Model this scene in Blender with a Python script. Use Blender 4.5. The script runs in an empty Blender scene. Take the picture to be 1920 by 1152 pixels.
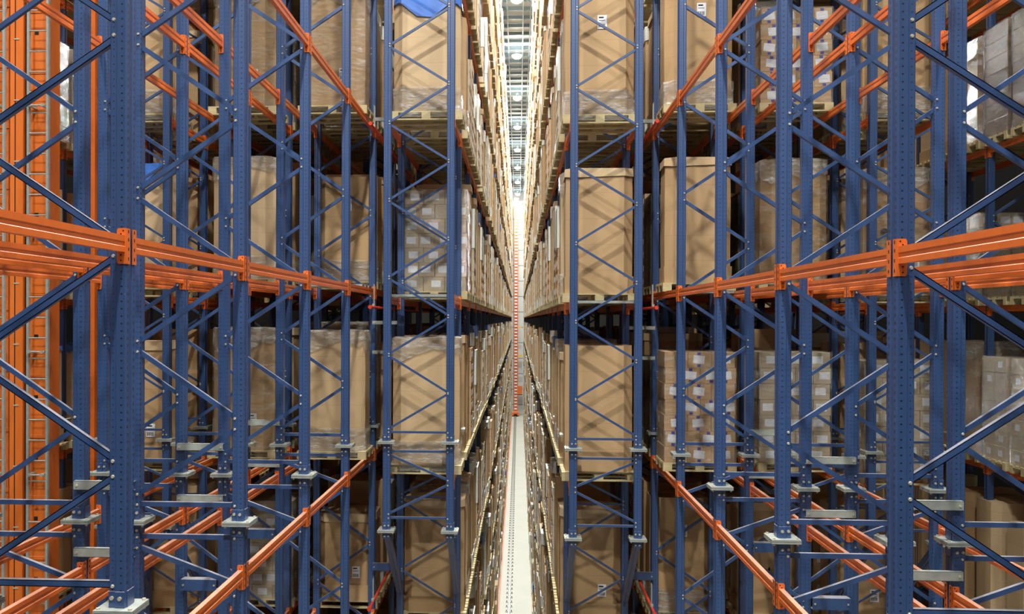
import bpy, math, random
from mathutils import Matrix, Vector

random.seed(7)
scene = bpy.context.scene
COL = scene.collection
PI = math.pi
H = 13.9                      # eye height above the hall floor; all heights below are written relative to the eye
CX = -0.105                   # middle line of the central aisle

# ------------------------------------------------------------------ camera
FPX = 1650.0
yaw, pitch, roll = 0.0532, -0.0023, 0.0032
cd = bpy.data.cameras.new('camera')
cam = bpy.data.objects.new('camera', cd); COL.objects.link(cam)
fw = Vector((-math.sin(yaw) * math.cos(pitch), math.cos(yaw) * math.cos(pitch), math.sin(pitch)))
rt = Vector((math.cos(yaw), math.sin(yaw), 0))
up = rt.cross(fw)
R2 = rt * math.cos(roll) + up * math.sin(roll)
U2 = up * math.cos(roll) - rt * math.sin(roll)
cam.matrix_world = Matrix(((R2.x, U2.x, -fw.x, 0), (R2.y, U2.y, -fw.y, 0), (R2.z, U2.z, -fw.z, H), (0, 0, 0, 1)))
cd.sensor_width = 36; cd.sensor_fit = 'HORIZONTAL'
cd.lens = FPX / 1920 * 36
cd.shift_x = (960 - 884.14) / 1920
cd.shift_y = (603.28 - 576) / 1920
cd.clip_start = 0.05; cd.clip_end = 400
scene.camera = cam

# ------------------------------------------------------------------ world, exposure
w = bpy.data.worlds.new('world'); scene.world = w; w.use_nodes = True
w.node_tree.nodes['Background'].inputs[0].default_value = (0.75, 0.85, 1, 1)
w.node_tree.nodes['Background'].inputs[1].default_value = 0.004
vs = scene.view_settings
vs.view_transform = 'Standard'; vs.look = 'None'; vs.gamma = 1; vs.use_curve_mapping = False
vs.exposure = 0.15
try:
    scene.cycles.use_denoising = True
    scene.cycles.max_bounces = 7
    scene.cycles.diffuse_bounces = 4
    scene.cycles.glossy_bounces = 3
    scene.cycles.transparent_max_bounces = 12
    scene.cycles.sample_clamp_indirect = 6
except Exception:
    pass
LAMP_Z = 18.0
LAMP_POWER = 2900.0
LAMP_COL = (1.0, 0.985, 0.93)
MAIN_LAMPS = [-6.0, 5.0, 16.0, 27.0, 38.5, 49.6, 60.2, 71.6, 82.5, 93.5, 104.5, 115.5, 126.5]
SIDE_LAMPS = [-6.0, 5.0, 16.0, 27.0, 38.5, 49.6]

def lamp_light(x, y, z, power):
    ld = bpy.data.lights.new('lamp_light', 'AREA'); ld.shape = 'DISK'; ld.size = 0.7
    ld.energy = power; ld.color = LAMP_COL
    return ld

# ------------------------------------------------------------------ materials
def srgb(r, g, b):
    f = lambda c: (c / 255 / 12.92) if c / 255 <= 0.04045 else ((c / 255 + 0.055) / 1.055) ** 2.4
    return (f(r), f(g), f(b), 1)

class NT:
    def __init__(s, name):
        s.m = bpy.data.materials.new(name); s.m.use_nodes = True
        s.t = s.m.node_tree; s.n = s.t.nodes; s.l = s.t.links
        s.p = s.n['Principled BSDF']; s.out = s.n['Material Output']
    def node(s, typ, **k):
        o = s.n.new(typ)
        for a, b in k.items(): setattr(o, a, b)
        return o
    def link(s, a, b): s.l.new(a, b)
    def math(s, op, a, b=None, c=None, clamp=False):
        o = s.n.new('ShaderNodeMath'); o.operation = op; o.use_clamp = clamp
        for i, v in enumerate((a, b, c)):
            if v is None: continue
            if isinstance(v, (int, float)): o.inputs[i].default_value = v
            else: s.link(v, o.inputs[i])
        return o.outputs[0]
    def mix(s, fac, a, b):
        o = s.n.new('ShaderNodeMix'); o.data_type = 'RGBA'
        for i, v in ((0, fac), (6, a), (7, b)):
            if isinstance(v, (int, float)): o.inputs[i].default_value = v
            elif isinstance(v, tuple): o.inputs[i].default_value = v
            else: s.link(v, o.inputs[i])
        return o.outputs[2]
    def noise(s, scale, vec=None, detail=3, rough=.55):
        o = s.n.new('ShaderNodeTexNoise'); o.inputs['Scale'].default_value = scale
        o.inputs['Detail'].default_value = detail; o.inputs['Roughness'].default_value = rough
        if vec is not None: s.link(vec, o.inputs['Vector'])
        return o.outputs[0]
    def obj(s): return s.n.new('ShaderNodeTexCoord').outputs['Object']
    def scaled(s, vec, sc):
        o = s.n.new('ShaderNodeMapping'); o.inputs['Scale'].default_value = sc
        s.link(vec, o.inputs['Vector']); return o.outputs[0]
    def set(s, **k):
        for a, v in k.items():
            a = {'rough': 'Roughness', 'metal': 'Metallic', 'col': 'Base Color', 'spec': 'Specular IOR Level'}[a]
            if isinstance(v, (int, float, tuple)): s.p.inputs[a].default_value = v
            else: s.link(v, s.p.inputs[a])
        return s

def flat(name, c, rough=.5, metal=0., var=.12, scale=6):
    m = NT(name); n = m.noise(scale, m.obj())
    dark = tuple(x * (1 - var) for x in c[:3]) + (1,); lite = tuple(min(1, x * (1 + var)) for x in c[:3]) + (1,)
    m.set(col=m.mix(n, dark, lite), rough=rough, metal=metal)
    return m.m

BLUE = srgb(49, 77, 124); ORANGE = srgb(230, 110, 34)

def scratch_col(m, c, lite):
    o = m.obj()
    n1 = m.noise(9, m.scaled(o, (1, 1, .25)), 4, .6)
    base = m.mix(n1, tuple(x * .8 for x in c[:3]) + (1,), tuple(x * 1.18 for x in c[:3]) + (1,))
    n2 = m.noise(60, m.scaled(o, (1, 1, .5)), 5, .7)
    f = m.math('MULTIPLY', m.math('GREATER_THAN', n2, .70), .45)
    base = m.mix(f, base, lite)
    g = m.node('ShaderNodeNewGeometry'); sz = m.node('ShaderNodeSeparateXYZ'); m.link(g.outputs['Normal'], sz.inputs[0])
    d = m.math('MULTIPLY', m.math('SUBTRACT', sz.outputs[2], .45, clamp=True), m.math('ADD', m.math('MULTIPLY', n1, .5), .55))   # upward faces tinted paler, a painted stand-in for their sheen
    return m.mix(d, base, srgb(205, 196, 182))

def mat_post():
    m = NT('perforated_blue_steel')
    o = m.obj()
    sp = m.node('ShaderNodeSeparateXYZ'); m.link(o, sp.inputs[0])
    x, y, z = sp.outputs
    tc = m.n.new('ShaderNodeTexCoord')
    sn = m.node('ShaderNodeSeparateXYZ'); m.link(tc.outputs['Normal'], sn.inputs[0])
    dz = m.math('SUBTRACT', m.math('MODULO', m.math('ADD', z, 100.0), .05), .025)
    dz2 = m.math('MULTIPLY', dz, dz)
    def disc(u, c, rx, rz):
        d = m.math('SUBTRACT', u, c)
        e = m.math('ADD', m.math('DIVIDE', m.math('MULTIPLY', d, d), rx * rx), m.math('DIVIDE', dz2, rz * rz))
        return m.math('LESS_THAN', e, 1.0)
    ay = m.math('ABSOLUTE', y)
    front = m.math('GREATER_THAN', m.math('ABSOLUTE', sn.outputs[0]), .5)
    side = m.math('GREATER_THAN', m.math('ABSOLUTE', sn.outputs[1]), .5)
    hf = m.math('MULTIPLY', front, disc(ay, .046, .0080, .013))
    hs = m.math('MULTIPLY', side, m.math('MAXIMUM', disc(x, -.032, .0072, .0062), disc(x, -.094, .0045, .0045)))
    hole = m.math('MAXIMUM', hf, hs)
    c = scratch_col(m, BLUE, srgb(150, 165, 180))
    m.set(col=m.mix(hole, c, (.008, .01, .018, 1)), rough=.42, spec=.8)
    m.p.inputs['Coat Weight'].default_value = .35; m.p.inputs['Coat Roughness'].default_value = .28
    return m.m

def mat_paint(name, c, lite, rough=.4):
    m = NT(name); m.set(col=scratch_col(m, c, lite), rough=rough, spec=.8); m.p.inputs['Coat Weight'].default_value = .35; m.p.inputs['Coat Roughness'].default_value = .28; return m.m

def mat_card(name, c, bands=True):
    m = NT(name); o = m.obj()
    oi = m.n.new('ShaderNodeObjectInfo')
    n = m.noise(3.5, m.scaled(o, (1, 1, .35)), 4, .6)
    a = m.mix(n, tuple(x * .86 for x in c[:3]) + (1,), tuple(x * 1.1 for x in c[:3]) + (1,))
    a = m.mix(m.math('MULTIPLY', oi.outputs['Random'], .45), a, tuple(x * y for x, y in zip(c[:3], (.80, .70, .54))) + (1,))
    if bands:
        sp = m.node('ShaderNodeSeparateXYZ'); m.link(o, sp.inputs[0])
        k = m.math('LESS_THAN', m.math('MODULO', m.math('ADD', sp.outputs[2], 10.13), .42), .008)
        a = m.mix(m.math('MULTIPLY', k, .35), a, tuple(x * .5 for x in c[:3]) + (1,))
    m.set(col=a, rough=.72)
    b = m.node('ShaderNodeBump'); b.inputs['Strength'].default_value = .25; b.inputs['Distance'].default_value = .02
    m.link(m.noise(4, m.scaled(o, (1, 1, .3)), 3), b.inputs['Height']); m.link(b.outputs[0], m.p.inputs['Normal'])
    return m.m

def mat_film(name, tint, cover=.12, streak=.5, shine=1.):
    """clear stretch film: mostly see-through, wrinkled and glossy"""
    m = NT(name); o = m.obj()
    tr = m.node('ShaderNodeBsdfTransparent'); tr.inputs[0].default_value = (.99, .99, .98, 1)
    gl = m.node('ShaderNodeBsdfGlossy'); gl.inputs['Roughness'].default_value = .10; gl.inputs[0].default_value = (.95 * shine, .97 * shine, shine, 1)
    df = m.node('ShaderNodeBsdfDiffuse'); df.inputs[0].default_value = tint
    bmp = m.node('ShaderNodeBump'); bmp.inputs['Strength'].default_value = 1.0; bmp.inputs['Distance'].default_value = .09
    n = m.noise(8, m.scaled(o, (1, 1, 2.2)), 5, .65); m.link(n, bmp.inputs['Height'])
    m.link(bmp.outputs[0], gl.inputs['Normal']); m.link(bmp.outputs[0], df.inputs['Normal'])
    n2 = m.noise(2.6, m.scaled(o, (1, 1, 3)), 5, .7)
    f = m.math('ADD', m.math('MULTIPLY', m.math('SUBTRACT', n2, .45, clamp=True), streak * 2), cover, clamp=True)
    a = m.node('ShaderNodeMixShader'); m.link(f, a.inputs[0]); m.link(tr.outputs[0], a.inputs[1]); m.link(df.outputs[0], a.inputs[2])
    fr = m.node('ShaderNodeFresnel'); fr.inputs[0].default_value = 1.45; m.link(bmp.outputs[0], fr.inputs['Normal'])
    g = m.math('ADD', m.math('MULTIPLY', fr.outputs[0], .55), .02, clamp=True)
    b = m.node('ShaderNodeMixShader'); m.link(g, b.inputs[0]); m.link(a.outputs[0], b.inputs[1]); m.link(gl.outputs[0], b.inputs[2])
    m.link(b.outputs[0], m.out.inputs[0])
    return m.m

def mat_wood():
    m = NT('pale_pallet_wood'); o = m.obj()
    n = m.noise(5, m.scaled(o, (.5, 4, 4)), 5, .6)
    oi = m.n.new('ShaderNodeObjectInfo')
    a = m.mix(n, srgb(160, 144, 100), srgb(214, 200, 156))
    a = m.mix(m.math('MULTIPLY', oi.outputs['Random'], .35), a, srgb(150, 132, 92))
    m.set(col=a, rough=.8); return m.m

def mat_galv():
    m = NT('galvanised_steel'); n = m.noise(14, m.obj(), 3)
    m.set(col=m.mix(n, srgb(150, 158, 152), srgb(196, 202, 194)), rough=.45, metal=.35); return m.m

def mat_emit(name, c, s):
    m = NT(name); e = m.node('ShaderNodeEmission'); e.inputs[0].default_value = c; e.inputs[1].default_value = s
    m.link(e.outputs[0], m.out.inputs[0]); return m.m

def mat_floor():
    m = NT('pale_concrete'); o = m.obj(); n = m.noise(.6, o, 5, .6)
    m.set(col=m.mix(n, srgb(168, 172, 162), srgb(192, 194, 184)), rough=.55); return m.m

def mat_panelwall(name, a, b, step):
    m = NT(name); o = m.obj(); sp = m.node('ShaderNodeSeparateXYZ'); m.link(o, sp.inputs[0])
    k = m.math('LESS_THAN', m.math('MODULO', m.math('ADD', sp.outputs[2], 100.), step), .10)
    m.set(col=m.mix(k, a, b), rough=.5); return m.m

M = {}
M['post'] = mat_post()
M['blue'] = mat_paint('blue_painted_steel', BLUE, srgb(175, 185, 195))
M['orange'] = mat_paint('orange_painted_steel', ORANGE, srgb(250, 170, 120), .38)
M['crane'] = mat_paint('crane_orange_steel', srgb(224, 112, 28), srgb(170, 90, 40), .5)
M['bolt'] = flat('zinc_bolt', srgb(205, 200, 178), .35, .3)
M['galv'] = mat_galv()
M['hole'] = flat('punched_hole', srgb(30, 18, 14), .9)
M['wood'] = mat_wood()
M['card'] = mat_card('brown_cardboard', srgb(190, 158, 116))
M['card2'] = mat_card('pale_cardboard', srgb(206, 180, 142))
M['carton'] = mat_card('carton_cardboard', srgb(200, 165, 124), False)
M['greycarton'] = mat_card('greyish_carton_cardboard', srgb(196, 180, 156), False)
M['paper'] = flat('white_paper', srgb(232, 234, 240), .6, 0, .03)
M['tape'] = flat('blue_tape', srgb(52, 60, 168), .35)
M['ink'] = flat('black_ink', srgb(30, 28, 28), .7)
M['film'] = mat_film('clear_stretch_film', srgb(236, 236, 230), .16, .9)
M['thinfilm'] = mat_film('thin_stretch_film', srgb(230, 230, 222), .02, .50)
M['greyfilm'] = mat_film('dull_grey_stretch_film', srgb(112, 110, 98), .35, .6, .12)
M['whitefilm'] = flat('crumpled_white_film', srgb(216, 218, 210), .3, 0, .1, 12)
M['bluefilm'] = flat('blue_plastic_sheet', srgb(70, 120, 205), .35, 0, .2, 8)
M['floor'] = mat_floor()
M['ceil'] = flat('white_ceiling_sheet', srgb(190, 198, 200), .6, 0, .04)
M['joist'] = flat('grey_ceiling_steel', srgb(96, 112, 118), .5)
M['wall'] = mat_panelwall('pale_wall_panel', srgb(206, 212, 208), srgb(110, 122, 128), 2.3)
M['darkwall'] = flat('shade_dark_wall', srgb(28, 29, 32), .8)  # near-black wall colour stands in for deep shade behind the rack gaps
M['lamp'] = mat_emit('lit_lamp_lens', (1, 1, .97, 1), 150)
M['red'] = flat('red_pipe_paint', srgb(214, 60, 34), .4)
M['rail'] = flat('steel_rail', srgb(150, 152, 148), .35, .4)
M['salmon'] = flat('salmon_conductor_rail', srgb(236, 130, 100), .5)
M['yellow'] = flat('yellow_paint', srgb(224, 190, 60), .5)

# ------------------------------------------------------------------ mesh builder
class MB:
    def __init__(s): s.v = []; s.f = []; s.mi = []; s.mats = []
    def _m(s, m):
        if m not in s.mats: s.mats.append(m)
        return s.mats.index(m)
    def add(s, vs_, fs, m):
        b = len(s.v); k = s._m(m)
        s.v += [tuple(v) for v in vs_]
        for f in fs: s.f.append(tuple(i + b for i in f)); s.mi.append(k)
    def box(s, x0, x1, y0, y1, z0, z1, m):
        if x0 > x1: x0, x1 = x1, x0
        if y0 > y1: y0, y1 = y1, y0
        if z0 > z1: z0, z1 = z1, z0
        s.add([(x0, y0, z0), (x1, y0, z0), (x1, y1, z0), (x0, y1, z0), (x0, y0, z1), (x1, y0, z1), (x1, y1, z1), (x0, y1, z1)],
              [(0, 3, 2, 1), (4, 5, 6, 7), (0, 1, 5, 4), (1, 2, 6, 5), (2, 3, 7, 6), (3, 0, 4, 7)], m)
    def prism(s, pts, z0, z1, m, caps=True, tops=None):
        n = len(pts); t = tops or pts
        vs_ = [(x, y, z0) for x, y in pts] + [(x, y, z1) for x, y in t]
        fs = [(i, (i + 1) % n, n + (i + 1) % n, n + i) for i in range(n)]
        if caps: fs += [tuple(range(n - 1, -1, -1)), tuple(range(n, 2 * n))]
        s.add(vs_, fs, m)
    def bar(s, a, b, wdt, hgt, m, upv=(0, 1, 0)):
        """bar of width wdt (along upv) and height hgt between points a and b"""
        a = Vector(a); b = Vector(b); d = (b - a).normalized(); u = Vector(upv); v = d.cross(u).normalized(); u = v.cross(d).normalized()
        vs_ = []
        for p in (a, b):
            for su, sv in ((-1, -1), (1, -1), (1, 1), (-1, 1)):
                vs_.append(p + u * su * wdt / 2 + v * sv * hgt / 2)
        s.add(vs_, [(0, 3, 2, 1), (4, 5, 6, 7), (0, 1, 5, 4), (1, 2, 6, 5), (2, 3, 7, 6), (3, 0, 4, 7)], m)
    def cyl(s, c, axis, r, h, m, n=8, r2=None):
        a = Vector(axis).normalized(); t = Vector((0, 0, 1)) if abs(a.z) < .9 else Vector((1, 0, 0))
        u = a.cross(t).normalized(); v = a.cross(u); c = Vector(c); r2 = r if r2 is None else r2
        vs_ = []
        for k, (hh, rr) in enumerate(((0, r), (h, r2))):
            for i in range(n):
                g = 2 * PI * i / n
                vs_.append(c + a * hh + u * math.cos(g) * rr + v * math.sin(g) * rr)
        s.add(vs_, [(i, (i + 1) % n, n + (i + 1) % n, n + i) for i in range(n)] + [tuple(range(n - 1, -1, -1)), tuple(range(n, 2 * n))], m)
    def mesh(s, name):
        me = bpy.data.meshes.new(name); me.from_pydata(s.v, [], s.f)
        for m in s.mats: me.materials.append(M[m])
        me.polygons.foreach_set('material_index', s.mi); me.update()
        return me

def link(name, data, parent=None, loc=(0, 0, 0), rz=0.):
    o = bpy.data.objects.new(name, data); COL.objects.link(o)
    o.parent = parent; o.location = loc
    if rz: o.rotation_euler = (0, 0, rz)
    return o
def tag(o, label, cat, group=None, kind=None):
    if label: o['label'] = label
    if cat: o['category'] = cat
    if group: o['group'] = group
    if kind or cat: o['kind'] = kind or 'thing'
    return o
def thing(name, loc, label, cat, group=None):
    return tag(link(name, None, None, loc), label, cat, group)
def struct(name, mb, loc=(0, 0, 0)):
    return tag(link(name, mb.mesh(name), None, loc), None, None, None, 'structure')

ORD = 'first second third fourth fifth sixth seventh eighth ninth tenth eleventh twelfth thirteenth fourteenth fifteenth sixteenth seventeenth eighteenth nineteenth twentieth'.split()
TENS = {2: 'twenty', 3: 'thirty', 4: 'forty', 5: 'fifty'}
def ordn(i):
    """1-based ordinal word"""
    if i <= 20: return ORD[i - 1]
    t, u = divmod(i, 10)
    return (TENS[t] + '-' + ORD[u - 1]) if u else TENS[t][:-1] + 'ieth'
def levelword(k):
    if k == 0: return 'on the eye-level beams'
    n = abs(k); return '%s %s %s eye level' % (['', 'one', 'two', 'three', 'four', 'five', 'six'][n], 'level' if n == 1 else 'levels', 'above' if k > 0 else 'below')
SIDE = {-1: 'left', 1: 'right'}

# ------------------------------------------------------------------ room shell
b = MB(); b.box(-16, 16, -24, 134, -.2, 0, 'floor'); struct('floor', b)
b = MB(); b.box(-16, 16, -24, 134, H + 19.0, H + 19.2, 'ceil'); struct('ceiling', b)
b = MB(); b.box(-16, 16, 131.2, 131.4, 0, H + 19, 'wall'); struct('wall_far', b)
b = MB(); b.box(-16, 16, -24.2, -24, 0, H + 19, 'darkwall'); struct('wall_near', b)
b = MB(); b.box(-16.2, -16, -24, 134, 0, H + 19, 'darkwall'); struct('wall_left', b)
b = MB(); b.box(16, 16.2, -24, 134, 0, H + 19, 'darkwall'); struct('wall_right', b)

# ------------------------------------------------------------------ rack geometry data
DZ = 0.04                                   # the left racks stand a touch lower than the right ones
PROFILE = [(-.004, -.064), (0, -.058), (0, -.034), (-.006, -.030), (-.010, -.016), (-.010, .016), (-.006, .030), (0, .034), (0, .058), (-.004, .064),
           (-.010, .070), (-.066, .070), (-.074, .058), (-.112, .058), (-.120, .050), (-.120, -.050), (-.112, -.058), (-.074, -.058), (-.066, -.070), (-.010, -.070)]
SPL = -2.012                                 # height of the splice plates
TOPZ = 17.2

_cache = {}
def cached(key, fn):
    if key not in _cache: _cache[key] = fn()
    return _cache[key]

def post_mesh(z0, z1):
    def f():
        b = MB(); pts = PROFILE
        pts = pts if True else pts[::-1]
        n = 1
        b.prism(pts, z0, z1, 'post'); return b.mesh('upright_post')
    return cached(('post', round(z0, 3), round(z1, 3)), f)

def splice_mesh():
    def f():
        b = MB()
        b.box(-.195, .075, -.135, .135, -.020, -.002, 'galv'); b.box(-.195, .075, -.135, .135, .002, .020, 'galv')
        for sgn in (-1, 1):                                   # sleeves that grip the post above and below the plates
            z0, z1 = (.02, .13) if sgn > 0 else (-.13, -.02)
            b.box(-.070, -.004, -.078, -.070, z0, z1, 'blue'); b.box(-.070, -.004, .070, .078, z0, z1, 'blue'); b.box(0, .006, -.05, .05, z0, z1, 'blue')
            b.box(-.118, -.076, -.066, -.058, z0, z1, 'blue'); b.box(-.118, -.076, .058, .066, z0, z1, 'blue')
            for x, y in ((-.036, -.078), (-.096, -.066)):
                b.cyl((x, y, sgn * .085), (0, -1, 0), .014, .009, 'bolt')
        for x in (-.17, .05):
            for y in (-.11, .11):
                b.cyl((x, y, .02), (0, 0, 1), .014, .012, 'bolt', 6); b.cyl((x, y, -.02), (0, 0, -1), .012, .02, 'bolt', 6)
        return b.mesh('splice_plate')
    return cached('splice', f)

def brace_mesh(kind, span, z_in, z_out, off=0.):
    """brace between the inner and outer post; x runs 0..span between the bolt lines"""
    def f():
        b = MB(); dzz = z_out - z_in; L = math.hypot(span, dzz)
        ux, uz = span / L, dzz / L
        y = off
        a = (-.015 * ux, y, -.015 * uz); c = (span + .015 * ux, y, dzz + .015 * uz)
        wd, hg = (.040, .046) if kind == 'big' else (.034, .036)
        # C profile: web and two lips, open side turned to the back
        pa, pc = Vector(a), Vector(c); v = Vector((-uz, 0, ux))
        b.bar(pa - Vector((0, wd / 2 - .003, 0)), pc - Vector((0, wd / 2 - .003, 0)), .006, hg, 'blue')
        for q in (-1, 1):
            o_ = v * q * (hg / 2 - .003)
            b.bar(pa + o_, pc + o_, wd, .006, 'blue')
        for x, z in ((0, 0), (span, dzz)):
            b.cyl((x, -.058, z), (0, -1, 0), .0135, .010, 'bolt', 8, .010)
            b.cyl((x, -.058, z), (0, 1, 0), .008, .116, 'bolt', 6)
        return b.mesh('brace')
    return cached((kind, round(span, 3), round(dzz_key(z_in, z_out), 3), off), f)
def dzz_key(a, c): return c - a

def brace_list(kind, zlo, zhi):
    """list of (z_in, z_out) for one frame"""
    out = []
    if kind == 'big':                            # wide racks: node pairs on alternate posts every 1.49 m
        P = 1.49
        ins = [1.923 + P * k for k in range(-2, 12)]; outs = [1.18 + P * k for k in range(-2, 12)]
        for zi in ins:
            if zi < -1.2: continue
            out.append((zi + .052, zi + .745 - .052)); out.append((zi - .052, zi - .745 + .052))
        out += [(-1.85, -1.85), (-2.165, -2.165), (-2.62, -2.27)]
        z = -2.72
        while z > -13:
            out.append((z, z - .66)); out.append((z - 1.49 + .05, z - .74)); z -= 1.49
    else:                                        # front racks: single nodes every 1.24 m
        P = 1.243
        zi = -1.235
        out.append((zi, -1.80))
        while zi < 16:
            out.append((zi + .02, zi + P / 2 - .02)); out.append((zi + P - .02, zi + P / 2 + .02)); zi += P
        out += [(-1.855, -1.855), (-2.165, -2.165), (-2.62, -2.22), (-2.70, -3.17), (-3.235, -3.235)]
        if kind == 'front2':
            z = -3.29
            while z > -13:
                out.append((z - P / 2 + .02, z - .02)); out.append((z - P / 2 - .02, z - P + .02)); z -= P
    return [(a, c) for a, c in out if zlo <= min(a, c) and max(a, c) <= zhi]

def frame(s, xi, xo, y, kind, label, group, near=True):
    """one upright frame: inner post at xi, outer post at xo (distances from the aisle middle), on side s"""
    z0 = -3.455 if kind == 'front1' else -H
    zb = H - s * DZ
    X = CX + s * xi; span = (xo - xi - .12 + 2 * .026) * s
    base = z0 if kind == 'front1' else 0
    if near:
        t = thing('upright_frame', (X, y, zb + z0), label, 'rack frame', group)
        o = link('upright_post', post_mesh(z0 - (0 if kind == 'front1' else -s * DZ), TOPZ), t, (-s * .06, 0, -z0), 0 if s < 0 else PI)
        o = link('upright_post', post_mesh(z0 - (0 if kind == 'front1' else -s * DZ), TOPZ), t, (s * (xo - xi) + s * .06, 0, -z0), PI if s < 0 else 0)
        # posts face away from each other; the bolts always face the lens side
        zr = min(9.5, .40 * y + 1.2)
        for zi, zo in brace_list('front2' if kind == 'front2' else kind, max(z0, -zr), zr):
            link('brace', brace_mesh('big' if kind == 'big' else 'small', span, zi, zo), t, (s * .034, 0, zi - z0))
        for x, rz in ((-s * .06, 0 if s < 0 else PI), (s * (xo - xi) + s * .06, PI if s < 0 else 0)):
            link('splice_plate', splice_mesh_r(rz), t, (x, 0, SPL - z0), rz)
            if kind == 'front1': link('foot_plate', splice_mesh_r(rz), t, (x, 0, .02), rz)
        if kind == 'front1':                      # leaning struts that carry the frame back to the next one
            for nm, x0, x1 in (('leaning_strut', 0, .0), ('leaning_strut', s * (xo - xi), s * (xo - xi))):
                def f():
                    b = MB(); b.bar((0, 0, -.02), (0, 1.55, -1.42), .10, .10, 'blue', (1, 0, 0)); 
                    b.bar((0, -.05, -.04), (0, 1.5, -1.46), .03, .03, 'post', (1, 0, 0)); return b.mesh('leaning_strut')
                link(nm, cached('strut', f), t, (x0, .0, 0))
        return t
    def f():
        b = MB()
        sq = [(-.06, -.07), (.06, -.07), (.06, .07), (-.06, .07)]
        b.prism(sq, 0, TOPZ + H, 'blue'); b.prism([(x + s * (xo - xi), yy) for x, yy in sq], 0, TOPZ + H, 'blue')
        z = .5; k = 0
        while z < 30:
            b.bar((s * .04, 0, z + (.62 if k else 0)), (s * (xo - xi - .04), 0, z + (0 if k else .62)), .03, .036, 'blue'); z += .64; k = 1 - k
        b.box(-.12, .12, -.12, .12, SPL + H - .02, SPL + H + .02, 'galv')
        return b.mesh('upright_frame')
    o = link('upright_frame', cached(('far', s, xi), f), None, (X, y, 0))
    return tag(o, label, 'rack frame', group)

def splice_mesh_r(rz):
    """splice plates whose front bolts always sit on the near (-y) side"""
    if rz == 0: return splice_mesh()
    def f():
        me = splice_mesh().copy()
        for v in me.vertices: v.co.y = -v.co.y
        me.flip_normals(); return me
    return cached('splice_r', f)

# beams --------------------------------------------------------------
def beam_mesh(L, far=False):
    def f():
        b = MB(); h = .056
        pts = [(-.024, -h), (.024, -h), (.024, -.020), (.018, -.014), (.018, .010), (.024, .016), (.024, h), (-.024, h), (-.024, .016), (-.018, .010), (-.018, -.014), (-.024, -.020)]
        if far: pts = [(-.024, -h), (.024, -h), (.024, h), (-.024, h)]
        n = len(pts)
        v = [(x, .072, z) for x, z in pts] + [(x, L - .072, z) for x, z in pts]
        b.add(v, [(i, n + i, n + (i + 1) % n, (i + 1) % n) for i in range(n)] + [tuple(range(n)), tuple(range(2 * n - 1, n - 1, -1))], 'orange')
        return b.mesh('pallet_beam')
    return cached(('beam', round(L, 3), far), f)
def conn_mesh(face, end):
    """L-shaped end connector. face: +1 when the post face looks to +x. end: 0 at the near end of the beam, 1 at the far end"""
    def f():
        b = MB(); y = 1 if end == 0 else -1            # beam runs towards +y from a near connector
        z0, z1 = -.135, .105
        xf = face * .030
        b.box(xf, xf + face * .005, -y * .0 - .0, 0, z0, z1, 'orange') if False else None
        # leg across the post flank (faces along y)
        pts = [(xf + face * .004, z0), (xf + face * .004, z1), (xf - face * .052, z1), (xf - face * .062, z1 - .012), (xf - face * .062, z0 + .012), (xf - face * .052, z0)]
        ya, yb = y * .071, y * .077
        n = len(pts); v = [(x, ya, z) for x, z in pts] + [(x, yb, z) for x, z in pts]
        b.add(v, [(i, (i + 1) % n, n + (i + 1) % n, n + i) for i in range(n)] + [tuple(range(n - 1, -1, -1)), tuple(range(n, 2 * n))], 'orange')
        # leg on the post face
        b.box(xf, xf + face * .005, y * .020, y * .077, z0, z1, 'orange')
        for z in (-.10, -.035, .03, .085):
            b.box(xf + face * .005, xf + face * .0056, y * .038, y * .052, z - .011, z + .011, 'hole')
        yo = y * .077
        for x, z in ((-.018, .088), (-.034, .066), (-.034, -.075), (-.034, -.112)):
            b.cyl((xf + face * x, yo, z), (0, y, 0), .006, .0006, 'hole', 8)
        return b.mesh('end_connector')
    return cached(('conn', face, end), f)

beam_jobs = []   # (distance key, side, x, y0, L, z, face, rackname, bay, level, rowname)
def beam_row(s, x, ys, levels, rack, row, outward):
    for bay in range(len(ys) - 1):
        y0, y1 = ys[bay], ys[bay + 1]
        for k, z in levels:
            ymid = y1
            if z > .375 * y1 + .4 or z < -.345 * y1 - .4: continue
            beam_jobs.append((max(y1, 1) , s, x, y0, y1 - y0, z, outward, rack, bay, k, row))

# pallets ------------------------------------------------------------
def pallet_mesh(simple=False):
    def f():
        b = MB(); X = .6; Y = .4
        for cy in (-.355, -.18, 0, .18, .355) if not simple else (-.3, 0, .3):          # deck boards run along x
            wv = (.145 if abs(cy) > .3 or cy == 0 else .10) if not simple else .24
            b.box(-X, X, cy - wv / 2 + (.0275 if cy < -.3 and not simple else 0), cy + wv / 2 - (.0275 if cy > .3 and not simple else 0), .122, .144, 'wood')
        if not simple:
            for cx in (-.5275, 0, .5275): b.box(cx - .0725, cx + .0725, -Y, Y, .100, .122, 'wood')
        for cx in (-.5275, 0, .5275):
            for cy in (-.35, 0, .35):
                b.box(cx - .0725 + (.0225 if cx == 0 else 0) * 0, cx + .0725, cy - .05, cy + .05, .022, .100 if not simple else .122, 'wood')
        for cy in (-.35, 0, .35): b.box(-X, X, cy - .05, cy + .05, 0, .022, 'wood')
        return b.mesh('wooden_pallet')
    return cached(('pallet', simple), f)

# loads --------------------------------------------------------------
def octa(w, d, c, wob=0., rnd=None):
    return [(-w + c, -d), (w - c, -d), (w, -d + c), (w, d - c), (w - c, d), (-w + c, d), (-w, d - c), (-w, -d + c)]

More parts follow.
